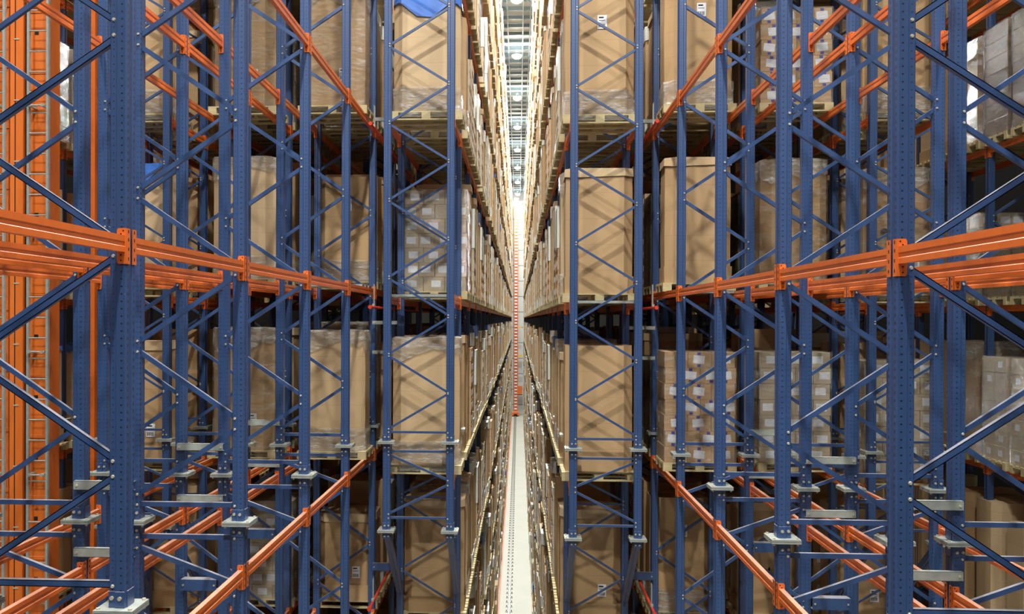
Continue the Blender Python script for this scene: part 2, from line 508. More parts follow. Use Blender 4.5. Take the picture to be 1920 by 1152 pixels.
def octabin_parts(var, h):
    """cardboard octabin: body with open flaps or collar, film band, draped top film, label. Returns list of (name, mesh, label)"""
    def f():
        rnd = random.Random(var * 13 + 5)
        out = []
        w_, d_, c = .545 + rnd.uniform(-.01, .012), .375, .15
        b = MB(); cm = 'card' if var % 3 else 'card2'
        n = 6; pr = None
        rings = []
        for i in range(n + 1):
            z = h * i / n; g = .012 * math.sin(PI * i / n)
            ring = [(x * (1 + g) + rnd.uniform(-.004, .004), y * (1 + g * 1.3) + rnd.uniform(-.004, .004)) for x, y in octa(w_, d_, c)]
            rings.append((ring, z))
        vs_ = [(x, y, z) for r, z in rings for x, y in r]
        fs = [(k * 8 + i, k * 8 + (i + 1) % 8, (k + 1) * 8 + (i + 1) % 8, (k + 1) * 8 + i) for k in range(n) for i in range(8)]
        fs.append(tuple(range(7, -1, -1)))
        # inner rim, so the bin reads as open-topped with a fill a little below the rim
        m0 = len(vs_)
        vs_ += [(x * .975, y * .965, h) for x, y in rings[-1][0]]; vs_ += [(x * .975, y * .965, h - .06) for x, y in rings[-1][0]]
        t0 = n * 8
        fs += [(t0 + i, t0 + (i + 1) % 8, m0 + (i + 1) % 8, m0 + i) for i in range(8)]
        fs += [(m0 + i, m0 + (i + 1) % 8, m0 + 8 + (i + 1) % 8, m0 + 8 + i) for i in range(8)]
        fs.append(tuple(m0 + 8 + i for i in range(8)))
        b.add(vs_, fs, cm)
        out.append(('bin_body', b.mesh('bin_body'), None))
        if var in (1, 4):                                        # cap with a skirt, edges bent unevenly
            b = MB(); p = octa(w_ + .016, d_ + .016, c)
            hb = [h - .12 + rnd.uniform(-.02, .015) for _ in range(8)]
            vs_ = [(x * 1.01, y * 1.012, hb[i]) for i, (x, y) in enumerate(p)] + [(x, y, h + .018 + rnd.uniform(-.006, .01)) for x, y in p]
            b.add(vs_, [(i, (i + 1) % 8, 8 + (i + 1) % 8, 8 + i) for i in range(8)] + [tuple(range(8, 16))], 'card2')
            out.append(('lid', b.mesh('lid'), None))
        if var in (1, 3, 4):                                     # tray collar round the foot
            b = MB(); p = octa(w_ + .014, d_ + .014, c * .7)
            hh = [.27 + rnd.uniform(-.015, .03) for _ in range(8)]
            vs_ = [(x, y, .0) for x, y in p] + [(x * 1.012, y * 1.015, hh[i]) for i, (x, y) in enumerate(p)]
            b.add(vs_, [(i, (i + 1) % 8, 8 + (i + 1) % 8, 8 + i) for i in range(8)], cm)
            out.append(('foot_collar', b.mesh('foot_collar'), None))
        if var in (0, 2, 5, 6):                                     # stretch film: wrinkled band at the foot, sometimes all over
            b = MB(); p = octa(w_ + .022, d_ + .022, c)
            zs = [-.10, .06, .18, .30, .40]
            if var == 2: zs = [-.10, .1, .3, .6, .9, 1.2, 1.5, 1.8, h + .01]
            vs_ = [(x + rnd.uniform(-.006, .008), y + rnd.uniform(-.006, .004), z + (rnd.uniform(-.03, .03) if 0 < k < len(zs) - 1 else 0)) for k, z in enumerate(zs) for x, y in p]
            b.add(vs_, [(k * 8 + i, k * 8 + (i + 1) % 8, k * 8 + 8 + (i + 1) % 8, k * 8 + 8 + i) for k in range(len(zs) - 1) for i in range(8)], 'film' if var != 2 else 'thinfilm')
            out.append(('film_band', b.mesh('film_band'), 'clear stretch film wrapped round the foot'))
        if var in (0, 2):                                        # crumpled film sheet tucked over the top
            b = MB(); nn = 24; P8 = octa(w_ + .020, d_ + .020, c)
            def per(t):
                t = (t % 1) * 8; i = int(t); fr = t - i; a, c2 = P8[i], P8[(i + 1) % 8]
                return a[0] + (c2[0] - a[0]) * fr, a[1] + (c2[1] - a[1]) * fr
            top = []; low = []; mid = []
            for i in range(nn):
                x, y = per(i / nn)
                low.append((x * 1.012, y * 1.02, h - rnd.uniform(.16, .42)))
                top.append((x, y, h + rnd.uniform(.0, .03))); mid.append((x * .5 + rnd.uniform(-.03, .03), y * .5, h + rnd.uniform(-.03, .05)))
            vs_ = low + top + mid + [(0, 0, h + .02)]
            fs = [(i, (i + 1) % nn, nn + (i + 1) % nn, nn + i) for i in range(nn)] + [(nn + i, nn + (i + 1) % nn, 2 * nn + (i + 1) % nn, 2 * nn + i) for i in range(nn)] + [(2 * nn + i, 2 * nn + (i + 1) % nn, 3 * nn) for i in range(nn)]
            b.add(vs_, fs, 'film'); out.append(('top_film', b.mesh('top_film'), 'crumpled clear film over the top'))
        if var in (3, 6):                                        # blue plastic liner showing over the rim
            b = MB(); nn = 26; P8 = octa(w_ + .018, d_ + .018, c)
            top, low, mid = [], [], []
            for i in range(nn):
                t = (i / nn) * 8; k = int(t); fr = t - k; a, c2 = P8[k], P8[(k + 1) % 8]
                x, y = a[0] + (c2[0] - a[0]) * fr, a[1] + (c2[1] - a[1]) * fr
                low.append((x * 1.01, y * 1.02, h - rnd.uniform(.04, .13) - (.22 if i in (1, 2, 12) else 0)))
                top.append((x, y, h + rnd.uniform(.0, .04))); mid.append((x * .45, y * .45, h + rnd.uniform(.0, .07)))
            vs_ = low + top + mid + [(0, 0, h + .05)]
            fs = [(i, (i + 1) % nn, nn + (i + 1) % nn, nn + i) for i in range(nn)] + [(nn + i, nn + (i + 1) % nn, 2 * nn + (i + 1) % nn, 2 * nn + i) for i in range(nn)] + [(2 * nn + i, 2 * nn + (i + 1) % nn, 3 * nn) for i in range(nn)]
            b.add(vs_, fs, 'bluefilm'); out.append(('top_liner', b.mesh('top_liner'), 'blue plastic liner folded over the rim'))
        if var in (2, 4, 5):
            b = MB(); x0 = -.05 if var == 5 else .12; z0 = h * .66 if var == 5 else .42
            b.box(x0, x0 + .15, -d_ - .016, -d_ - .014, z0, z0 + .22, 'paper')
            for q in range(9):
                b.box(x0 + .015 + q * .013, x0 + .015 + q * .013 + (.006 if q % 3 else .009), -d_ - .0168, -d_ - .016, z0 + .02, z0 + .08, 'ink')
            b.box(x0 + .02, x0 + .10, -d_ - .0168, -d_ - .016, z0 + .17, z0 + .195, 'ink'); b.box(x0 + .02, x0 + .12, -d_ - .0168, -d_ - .016, z0 + .13, z0 + .14, 'ink')
            out.append(('paper_label', b.mesh('paper_label'), 'white paper label with a barcode'))
        return out
    return cached(('oct', var, round(h, 2)), f)

CW, CD_, CH = .385, .38, .262
def carton_mesh(q, CW=CW):
    """one carton; q picks how label and tape sit"""
    def f():
        b = MB(); r = random.Random(q); w2, d2 = CW / 2 - .004, CD_ / 2 - .004
        b.box(-w2, w2, -d2, d2, .002, CH - .003, 'carton' if q < 8 else 'greycarton')
        b.box(-w2 - .0006, w2 + .0006, -.0015, .0015, .002, CH - .002, 'hole') if False else None
        if q % 8 != 3:
            cx = r.uniform(-.03, .04); a = r.uniform(-.14, .14) if q < 8 else 0
            for sy in (-1, 1):
                y = sy * (d2 + .0015)
                if q < 8:
                    for z in (.012, CH - .055): b.box(cx - .028, cx + .028, sy * d2, sy * (d2 + .001), z, z + .045, 'tape')
                hw, hh = (.092, .066) if q < 8 else (.085, .062); zc = .135
                p = [(-hw, -hh), (hw, -hh), (hw, hh), (-hw, hh)]
                p = [(cx + u * math.cos(a) - v * math.sin(a), zc + u * math.sin(a) + v * math.cos(a)) for u, v in p]
                b.add([(x, sy * d2 + sy * .001, z) for x, z in p] + [(x, y + sy * .001, z) for x, z in p], [(0, 1, 2, 3), (4, 5, 6, 7), (0, 1, 5, 4), (1, 2, 6, 5), (2, 3, 7, 6), (3, 0, 4, 7)], 'paper')
            if q % 3 == 0:
                for sx in (-1, 1): b.box(sx * w2, sx * (w2 + .002), -.07, .07, .08, .19, 'paper')
        return b.mesh('carton')
    return cached(('carton', q, CW), f)

def box_ring_film(w_, d_, zs, seed, mat, top=True):
    rnd = random.Random(seed); b = MB(); nn = 16
    per = []
    for i in range(nn):
        t = i / nn * 4; k = int(t); fr = t - k
        C4 = [(-w_, -d_), (w_, -d_), (w_, d_), (-w_, d_)]; a, c = C4[k], C4[(k + 1) % 4]
        per.append((a[0] + (c[0] - a[0]) * fr, a[1] + (c[1] - a[1]) * fr))
    vs_ = []
    for k, z in enumerate(zs):
        for x, y in per: vs_.append((x + rnd.uniform(-.002, .007) * (1 if x > 0 else -1), y + rnd.uniform(-.002, .007) * (1 if y > 0 else -1), z + (rnd.uniform(-.02, .02) if 0 < k < len(zs) - 1 else 0)))
    fs = [(k * nn + i, k * nn + (i + 1) % nn, (k + 1) * nn + (i + 1) % nn, (k + 1) * nn + i) for k in range(len(zs) - 1) for i in range(nn)]
    if top: fs.append(tuple((len(zs) - 1) * nn + i for i in range(nn)))
    b.add(vs_, fs, mat); return b.mesh('stretch_film')

def simple_load(kind, v, h):
    """one-mesh load for the far rows"""
    def f():
        b = MB()
        if kind == 'oct':
            c = 'card' if v % 2 else 'card2'; p = octa(.55, .375, .15)
            b.prism(p, 0, h, c)
            if v % 3 == 0: b.prism(octa(.565, .39, .15), h - .12, h + .02, 'card2')
            if v % 3 == 1: b.prism(octa(.562, .387, .15), h - .25, h + .02, 'whitefilm')
            if v == 4: b.prism(octa(.562, .387, .15), h - .2, h + .05, 'bluefilm')
            b.prism(octa(.562, .387, .13), 0, .25, 'whitefilm' if v % 2 else 'card')
        else:
            rows = int(h / .26)
            for r in range(rows):
                o = .004 * (r % 2)
                b.box(-.575 + o, .575 - o, -.385 + o, .385 - o, r * .26, r * .26 + .256, 'carton' if v % 2 else 'greycarton')
                for j in range(3):
                    if (r + j) % 2: b.box(-.5 + j * .38, -.35 + j * .38, -.388, -.386, r * .26 + .07, r * .26 + .18, 'paper')
                for sx in (-1, 1):
                    for yy in (-.25, .12): b.box(sx * .576, sx * .579, yy, yy + .13, r * .26 + .07, r * .26 + .18, 'paper')
            if v % 3 == 0: b.box(-.585, .585, -.395, .395, h * .55, h + .01, 'whitefilm')
        return b.mesh('load')
    return cached(('simple', kind, v, round(h, 2)), f)

n_used = {'octabin': 0, 'carton_stack': 0, 'wooden_pallet': 0, 'wrapped_load': 0}
CAP = 295
def place_words(s, rack, bay, slot, k):
    return '%s %s, bay %s, %s' % (SIDE[s], rack, bay, levelword(k))

def put_pallet(s, xc, y, z, where, simple=False):
    n_used['wooden_pallet'] += 1
    o = link('wooden_pallet', pallet_mesh(simple), None, (CX + s * xc, y, z + H - s * DZ), random.choice((0, PI)))
    tag(o, 'pale wooden pallet, ' + where, 'pallet', 'pallets under the stored loads')
    return o

LOOKS = {0: 'film-topped cardboard octabin', 1: 'capped cardboard octabin', 2: 'fully wrapped cardboard octabin', 3: 'blue-lined cardboard octabin', 4: 'capped labelled cardboard octabin', 5: 'cardboard octabin, film-banded foot', 6: 'blue-topped cardboard octabin', 7: 'plain open cardboard octabin'}
def put_octabin(s, xc, y, z, where, var, h=2.08, near=True):
    n_used['octabin'] += 1
    loc = (CX + s * xc, y, z + .144 + H - s * DZ)
    if near:
        t = thing('octabin', loc, '%s, %s' % (LOOKS[var], where), 'octabin', 'cardboard octabins in the racks')
        t.rotation_euler = (0, 0, random.uniform(-.012, .012))
        for nm, me, lb in octabin_parts(var, h):
            o = link(nm, me, t)
            if lb: o['label'] = lb
        return t
    o = link('octabin', simple_load('oct', var, h), None, loc)
    return tag(o, 'tall cardboard octabin, ' + where, 'octabin', 'cardboard octabins in the racks')

def put_cartons(s, xc, y, z, where, look='labelled', h=1.84, near=True, shade=0):
    n_used['carton_stack'] += 1
    loc = (CX + s * xc, y, z + .144 + H - s * DZ)
    if near:
        rows = int(round(h / CH))
        t = thing('carton_stack', loc, '%s film-wrapped carton stack, %s' % (look, where), 'carton stack', 'wrapped carton stacks in the racks')
        rnd = random.Random(int(y * 100) + int(z * 10) + s)
        for r in range(rows):
            n = 4 if r % 2 else 3; cw = 1.155 / n
            for i in range(n):
                for j in range(2):
                    q = rnd.randrange(0, 8) + (8 if shade else 0)
                    o = link('carton', carton_mesh(q, cw), t, ((i - (n - 1) / 2) * cw + rnd.uniform(-.003, .003) + (.006 if r % 2 else -.006), (j - .5) * CD_ + rnd.uniform(-.004, .004), r * CH))
        o = link('stretch_film', cached(('cf', rows, shade), lambda: box_ring_film(.592, .392, [-.08, .1, .3, .55, .9, 1.2, rows * CH * .8, rows * CH + .012], rows, 'thinfilm')), t)
        o['label'] = 'clear stretch film round the cartons'
        return t
    o = link('carton_stack', simple_load('car', shade, h), None, loc)
    return tag(o, 'wrapped carton stack, ' + where, 'carton stack', 'wrapped carton stacks in the racks')

def put_wrapped(s, xc, y, z, where, h=1.7):
    n_used['wrapped_load'] += 1
    loc = (CX + s * xc, y, z + .144 + H - s * DZ)
    t = thing('wrapped_load', loc, 'grey film-wrapped boxed load, ' + where, 'wrapped load', 'dull grey wrapped loads')
    def f():
        b = MB(); rows = int(h / .28)
        for r in range(rows):
            for i in range(3): b.box(-.575 + i * .385, -.575 + i * .385 + .38, -.385, .385, r * .28, r * .28 + .276, 'carton')
        return b.mesh('boxes')
    o = link('packed_boxes', cached(('wb', round(h, 1)), f), t)
    o = link('stretch_film', cached(('wf', round(h, 1)), lambda: box_ring_film(.592, .4, [-.08, .08, .3, .55, .8, 1.1, h * .8, int(h / .28) * .28 + .01], 3, 'greyfilm')), t)
    o['label'] = 'dull grey stretch film with shiny creases'
    return t

# ------------------------------------------------------------------ rack layout
YR2 = [3.25, 5.857, 8.4125, 10.988, 13.62, 16.17, 18.75, 21.3, 23.9]           # frames of the two middle racks on each side
YR1 = [14.08, 15.73] + [15.73 + 2.85 * k for k in range(1, 41)]                 # frames of the racks along the aisle
YR4 = YR1[:6]
YR5 = [11.1, 13.87, 16.65, 19.45, 22.3, 25.1]
X = {1: .982, 2: 2.002, 3: 2.59, 4: 3.62, 5: 4.173, 6: 5.185, 7: 5.62, 8: 6.64, 9: 8.75, 10: 9.77}
LV1 = [(k, .27 + 2.905 * k) for k in range(-4, 6)]                              # beam centre heights, aisle racks
LV2 = [(k, .462 + 2.98 * k) for k in range(-4, 6)]                              # beam centre heights, middle racks
RACK = {1: 'aisle rack', 2: 'second rack', 3: 'third rack', 4: 'fourth rack', 5: 'rack beyond the side aisle'}

for s in (-1, 1):
    for rk, (a, c), ys in ((2, (3, 4), YR2), (3, (5, 6), YR2)):
        for i, y in enumerate(ys):
            frame(s, X[a], X[c], y, 'big', 'blue zigzag-braced upright frame, %s %s, %s from the camera' % (SIDE[s], RACK[rk], ordn(i + 1)), 'frames of the middle racks', y < 18)
        for row in (a, c):
            beam_row(s, X[row], ys, LV2, RACK[rk], 'front' if row == a else 'rear', -s if row == a else s)
    for i, y in enumerate(YR1):
        frame(s, X[1], X[2], y, 'front1' if i == 0 else 'front2', 'blue upright frame of the %s aisle rack, %s from the camera%s' % (SIDE[s], ordn(i + 1), ', standing on leaning struts' if i == 0 else ''), 'frames of the aisle racks', y < 20)
    for i, y in enumerate(YR4):
        frame(s, X[7], X[8], y, 'front1' if i == 0 else 'front2', 'blue upright frame of the %s fourth rack, %s from the camera' % (SIDE[s], ordn(i + 1)), 'frames of the fourth racks', y < 17)
    for i, y in enumerate(YR5):
        frame(s, X[9], X[10], y, 'big', 'blue upright frame %s beyond the side aisle, %s from the camera' % (SIDE[s], ordn(i + 1)), 'frames beyond the side aisles', y < 20)
    for row in (1, 2): beam_row(s, X[row], YR1, LV1, RACK[1], 'front' if row == 1 else 'rear', -s if row == 1 else s)
    for row in (7, 8): beam_row(s, X[row], YR4, LV1, RACK[4], 'front' if row == 7 else 'rear', -s if row == 7 else s)
    for row in (9, 10): beam_row(s, X[row], YR5, LV1, RACK[5], 'front' if row == 9 else 'rear', -s if row == 9 else s)

beam_jobs.sort(key=lambda j: j[0] + (0 if j[10] == 'front' else 4) + (4 if j[7] == RACK[1] and j[3] > 30 else 0))
rest = MB()
for n, (d, s, x, y0, L, z, face, rack, bay, k, row) in enumerate(beam_jobs):
    # the beam sits just behind the post face it hooks into
    xb = CX + s * x + face * (.06 - .030)
    zz = z + H - s * DZ
    lb = 'orange beam, %s %s, %s row, %s bay, %s' % (SIDE[s], rack.replace('rack beyond the side aisle', 'far rack'), row, ordn(bay + 1), levelword(k).replace('on the eye-level beams', 'eye level'))
    if n < 295:
        if d < 24:
            t = thing('pallet_beam', (xb, y0, zz), lb, 'pallet beam', 'orange beams of the racks')
            link('beam_profile', beam_mesh(L), t)
            link('end_connector', conn_mesh(face, 0), t)
            link('end_connector', conn_mesh(face, 1), t, (0, L, 0))
        else:
            tag(link('pallet_beam', beam_mesh(L, True), None, (xb, y0, zz)), lb, 'pallet beam', 'orange beams of the racks')
    else:
        rest.box(xb - .024, xb + .024, y0, y0 + L, zz - .056, zz + .056, 'orange')
        for yy in (y0 + .02, y0 + L - .07): rest.box(xb - .030, xb + .032, yy, yy + .05, zz - .13, zz + .10, 'orange')
tag(link('distant_pallet_beams', rest.mesh('distant_pallet_beams')), 'orange pallet beams running far down the aisle racks', 'pallet beams', None, 'stuff')

# spacers tying the racks back to back --------------------------------
def spacer(s, xa, xb_, y, z, hgt, mat, label, dep=.05):
    def f():
        b = MB(); L = xb_ - xa
        b.box(0, L, -dep / 2, -dep / 2 + .004, -hgt / 2, hgt / 2, mat); b.box(0, L, -dep / 2, dep / 2, hgt / 2 - .004, hgt / 2, mat); b.box(0, L, -dep / 2, dep / 2, -hgt / 2, -hgt / 2 + .004, mat)
        for x in (.03, L - .03): b.cyl((x, -dep / 2, 0), (0, -1, 0), .012, .008, 'bolt')
        return b.mesh('rack_spacer')
    x0 = CX + (xa if s > 0 else -xb_)
    o = link('rack_spacer', cached(('sp', round(xb_ - xa, 2), hgt, mat, dep), f), None, (x0, y - .085, z + H - s * DZ))
    return tag(o, label, 'rack spacer', 'spacers tying neighbouring racks')
for s in (-1, 1):
    for i, y in enumerate(YR2[1:5]):
        for z, w1 in ((-1.66, 'upper'), (-2.31, 'lower')):
            spacer(s, X[4] - .02, X[5] + .02, y, z, .088, 'galv', '%s grey spacer linking second and third racks, %s side, %s frame' % (w1, SIDE[s], ordn(i + 1)))
        spacer(s, X[4] + .05, X[5] - .05, y, -3.39, .14, 'blue', 'blue box spacer linking second and third racks, %s side, %s frame' % (SIDE[s], ordn(i + 1)), .12)
    for z, w1, mt in ((-.10, 'upper', 'galv'), (-.64, 'lower', 'galv'), (-4.58, 'bottom', 'blue'), (3.60, 'topmost', 'galv')):
        spacer(s, X[2] + .04, X[3] - .04, 16.0 if w1 != 'bottom' else 16.1, z, .07 if mt == 'galv' else .14, mt, '%s %s spacer between aisle rack and second rack, %s side' % (w1, 'grey' if mt == 'galv' else 'blue', SIDE[s]))

# red sprinkler pipes in the gap behind the aisle racks ---------------
for s in (-1, 1):
    for k, z in ((0, .20), (1, 3.20), (-1, -4.75)):
        t = thing('sprinkler_pipe', (CX + s * 2.32, 14.3, z + H), 'thin red sprinkler pipe behind the %s aisle rack, %s' % (SIDE[s], {0: 'at eye level', 1: 'near the top', -1: 'near the bottom'}[k]), 'pipe', 'red pipes between the racks')
        b = MB(); b.cyl((0, 0, 0), (0, 1, 0), .022, 22, 'red', 10); b.cyl((0, -.03, 0), (0, 1, 0), .032, .10, 'red', 10)
        link('pipe', b.mesh('pipe'), t)
        b = MB(); b.cyl((0, .35, .03), (0, 0, 1), .006, .36, 'galv', 6); b.box(-.02, .02, .32, .38, .022, .06, 'galv'); b.cyl((0, .43, .03), (0, 0, 1), .006, .36, 'galv', 6)
        link('hanger', b.mesh('hanger'), t)

# shelf plates --------------------------------------------------------
def plate(s, xa, xb_, y0, y1, z, label):
    b = MB(); n = 3; d = (y1 - y0) / n
    for i in range(n):
        b.box(0, xb_ - xa, i * d, i * d + d * .8, 0, .004, 'galv'); b.box(0, xb_ - xa, i * d, i * d + .004, -.04, .004, 'galv'); b.box(0, xb_ - xa, i * d + d * .8 - .004, i * d + d * .8, -.04, .004, 'galv')
    tag(link('shelf_plate', b.mesh('shelf_plate'), None, (CX + (xa if s > 0 else -xb_), y0, z + H - s * DZ)), label, 'shelf plate', 'grey shelf plates')
plate(-1, X[1] - .03, X[2] + .03, 14.25, 15.55, .37, 'grey steel shelf plate on beams of the left aisle rack, empty slot')
plate(1, X[1] - .03, X[2] + .03, 14.25, 14.5, .35, 'grey steel shelf plate under the octabin of the right aisle rack')
plate(-1, X[3] - .03, X[4] + .03, 14.9, 15.9, .56, 'grey steel shelf plate, empty slot of the left second rack')
plate(1, X[3] - .03, X[4] + .03, 14.6, 14.95, .525, 'grey steel shelf plate at the front of the right second rack')

# ------------------------------------------------------------------ loads
T1 = lambda k: .27 + 2.905 * k + .056
T2 = lambda k: .462 + 2.98 * k + .056
taken = set()
def load(s, rk, y, k, kind, var=0, h=2.08, near=True, where=None, bay=1, slot=1, look='labelled', shade=0):
    xc = {1: (X[1] + X[2]) / 2 - .075, 2: (X[3] + X[4]) / 2, 3: (X[5] + X[6]) / 2, 4: (X[7] + X[8]) / 2 + .07, 5: (X[9] + X[10]) / 2 - .07}[rk]
    z = T2(k) if rk in (2, 3) else T1(k)
    sl = ['front', 'middle', 'rear'][min(slot, 3) - 1]
    where = where or '%s %s, %s bay, %s slot, %s' % (SIDE[s], {1: 'aisle rack', 2: 'second rack', 3: 'third rack', 4: 'fourth rack', 5: 'far rack'}[rk], ordn(bay), sl, levelword(k))
    w2 = where.replace('on the eye-level beams', 'eye level')
    if n_used['wooden_pallet'] < CAP: put_pallet(s, xc, y, z, w2, simple=y > 22)
    else: return False
    out = None
    if kind == 'oct': out = put_octabin(s, xc, y, z, w2, var, h, near)
    elif kind == 'car': out = put_cartons(s, xc, y, z, w2, look, h, near, shade)
    else: put_wrapped(s, xc, y, z, w2, h)
    return out or True

# the nearest loads, placed one by one (front edge is 0.4 m before y)
F1 = 14.35 + .4; F2 = 15.0 + .4
hand = [
 (-1, 1, F1, 1, 'oct', 6, 1.86), (-1, 1, F1, -1, 'oct', 0, 2.08),
 (1, 1, F1, 1, 'oct', 5, 2.1), (1, 1, F1, 0, 'oct', 1, 2.02), (1, 1, F1, -1, 'oct', 7, 2.06),
 (-1, 2, F2, 1, 'oct', 2, 2.1), (-1, 2, F2, -1, 'oct', 0, 2.06),
 (1, 2, F2 - .2, 1, 'oct', 5, 2.2), (1, 2, F2 - .2, 0, 'oct', 1, 2.08), (1, 2, F2 - .3, -1, 'car', 0, 1.84),
 (-1, 3, F2, 1, 'oct', 2, 2.1), (-1, 3, F2, 0, 'oct', 0, 2.1), (-1, 3, F2, -1, 'oct', 2, 2.1),
 (1, 3, F2 - .2, 1, 'car', 0, 1.58), (1, 3, F2 - .2, 0, 'oct', 2, 2.04), (1, 3, F2 - .2, -1, 'car', 8, 1.84),
 (-1, 4, F1, 1, 'oct', 5, 2.1), (-1, 4, F1, 0, 'oct', 3, 2.05), (-1, 4, F1, -1, 'oct', 4, 2.0),
 (1, 4, F1, 1, 'oct', 5, 2.1), (1, 4, F1, 0, 'oct', 2, 2.0), (1, 4, F1, -1, 'car', 8, 1.84),
]
marks = {}
for s, rk, y, k, kind, var, h in hand:
    marks[(s, rk, k)] = load(s, rk, y, k, kind, var if kind == 'oct' else 0, h, True, bay=1, slot=1 if rk in (1, 4) else 3, look='blue-taped' if (kind == 'car' and var == 0) else 'plain', shade=1 if var == 8 else 0)

rnd = random.Random(21)
def pick(): 
    r = rnd.random()
    return ('oct', rnd.choice((0, 1, 2, 3, 4, 5, 5, 7, 1, 0, 7)) , rnd.choice((1.86, 2.08, 2.08, 2.2))) if r < .62 else (('car', 0, rnd.choice((1.58, 1.84, 1.84))) if r < .88 else ('wrap', 0, 1.7))
# rest of the middle racks behind the fifth frame (two bays seen through the gaps)
special = {(-1, 2, 0): ('oct', 5, 2.0), (-1, 2, -2): ('oct', 4, 1.6), (1, 2, -2): ('oct', 5, 2.08), (1, 3, -2): ('oct', 1, 2.0), (-1, 2, 1): ('oct', 2, 2.08), (1, 2, -1): ('wrap', 0, 1.95), (-1, 2, -1): ('oct', 2, 2.2)}
for bay in (0, 1, 2):
    y0 = YR2[5 + bay]
    for rk in (2, 3):
        for s in (-1, 1):
            for k in range(-2, 2):
                for j in range(3 if bay == 0 else 1):
                    kd = special.get((s, rk, k)) if (bay == 0 and j == 0) else None
                    kind, var, h = kd or pick()
                    if k == 0 and s == 1 and not kd: kind, var, h = 'wrap', 0, 1.7
                    got = load(s, rk, y0 + .50 + j * .84, k, kind, var, h, near=(j == 0 and bay == 0), bay=bay + 6, slot=j + 1, shade=rnd.randrange(2)) if kind != 'wrap' or (bay == 0 and j == 0) else load(s, rk, y0 + .50 + j * .84, k, 'car', 0, 1.84, near=False, bay=bay + 6, slot=j + 1, shade=1)
                    if (s, rk, k, bay, j) == (1, 3, -2, 0, 0): figure_bin = got
def stroke(b, x0, z0, x1, z1, y, wd=.02):
    b.bar((x0, y, z0), (x1, y, z1), .002, wd, 'ink')
t4 = marks[(1, 4, 1)]
b = MB()
for a_, c_ in (((-.30, .56), (-.22, .56)), ((-.22, .56), (-.26, .66)), ((-.26, .66), (-.30, .56))): stroke(b, a_[0], a_[1], c_[0], c_[1], -.390, .012)
link('printed_triangle', b.mesh('printed_triangle'), t4)['label'] = 'black printed triangle outline'
b = MB(); b.cyl((-.27, -.388, .98), (0, -1, 0), .065, .003, 'hole', 20)
link('round_hole', b.mesh('round_hole'), marks[(1, 4, 0)])['label'] = 'dark round hole in the card'
t4 = figure_bin
b = MB(); stroke(b, .0, .60, .0, .84, -.388, .028); stroke(b, -.09, .68, .05, .68, -.388, .026); stroke(b, -.08, .68, -.0, .83, -.388, .022)
link('printed_figure', b.mesh('printed_figure'), t4)['label'] = 'black printed figure 4'
# fourth racks
for s in (-1, 1):
    for bay in (0, 1):
        for k in range(-2, 2):
            for j in range(3 if bay == 0 else 1):
                kind, var, h = pick()
                if kind == 'wrap': kind, var, h = 'oct', 5, 2.08
                load(s, 4, 15.73 + 2.85 * bay + .52 + j * .92, k, kind, var, h, near=(j == 0 and bay == 0 and kind == 'oct'), bay=bay + 2, slot=j + 1, shade=1)
# racks across the side aisles
for s in (-1, 1):
    for bay in (1, 2, 3):
        for k in (-1, 0, 1):
            for j in range(3):
                y = YR5[bay] + .5 + j * .92
                if bay == 1 and j == 0 and s < 0: continue
                if s > 0: kd = {1: ('wrap', 0, 2.1), 0: ('wrap', 0, 1.3), -1: ('car', 0, 1.84)}[k] if bay == 1 else ({1: ('oct', 2, 1.95), 0: ('car', 0, 1.58), -1: ('oct', 2, 2.08)}[k])
                else: kd = {1: ('car', 0, 1.84), 0: ('oct', 5, 1.95), -1: ('oct', 3, 1.84)}[k]
                load(s, 5, y, k, kd[0], kd[1], kd[2], near=(bay == 1 or (bay == 2 and j == 0)), bay=bay, slot=j + 1, look='tall', shade=1)

# aisle racks, bay after bay; beyond the capped number the loads run on as stuff
far_p, far_o, far_c = MB(), MB(), MB()
xc1 = (X[1] + X[2]) / 2 - .075
def far_load(s, y, k, plain=False):
    z = T1(k) if k > -5 else -H
    zz = z + H - (s * DZ if k > -5 else 0); x = CX + s * xc1
    jx = rnd.uniform(-.035, .02) * s; x += jx
    far_p.box(x - .6, x + .6, y - .4, y + .4, zz + .10, zz + .144, 'wood'); far_p.box(x - .6, x + .6, y - .4, y + .4, zz, zz + .022, 'wood')
    for cy in (-.35, 0, .35): far_p.box(x - .6, x + .6, y + cy - .05, y + cy + .05, zz + .022, zz + .10, 'wood')
    x += rnd.uniform(-.03, .02) * s
    r = 0 if plain else rnd.random(); zt = zz + .144; h = rnd.choice((1.5, 1.84, 2.0, 2.1, 2.2))
    if r < .6:
        a, o_ = rnd.choice((('card', None), ('card2', None), ('card', 'whitefilm'), ('card2', 'whitefilm'), ('card', 'card2'), ('card', 'whitefilm')) if rnd.random() < .93 else (('card', 'bluefilm'),))
        far_o.prism([(x + u, y + v) for u, v in octa(.57, .375, .13)], zt, zt + h, a)
        if plain: o_ = None
        if o_: far_o.prism([(x + u, y + v) for u, v in octa(.585, .388, .13)], zt + h - rnd.choice((.12, .3)), zt + h + .02, o_)
        if not plain and rnd.random() < .6: far_o.prism([(x + u, y + v) for u, v in octa(.583, .387, .13)], zt, zt + .3, 'whitefilm')
    else:
        m = rnd.choice(('carton', 'greycarton', 'greycarton', 'whitefilm', 'whitefilm')); n = int(h / .26)
        for i in range(n):
            o = rnd.uniform(0, .008)
            far_c.box(x - .58 + o, x + .58 - o, y - .385 + o, y + .385 - o, zt + i * .26, zt + i * .26 + .252, m)
            far_c.box(x - s * (.5815 - o), x - s * (.579 - o), y - .2, y - .05, zt + i * .26 + .07, zt + i * .26 + .18, 'paper')
jobs = []
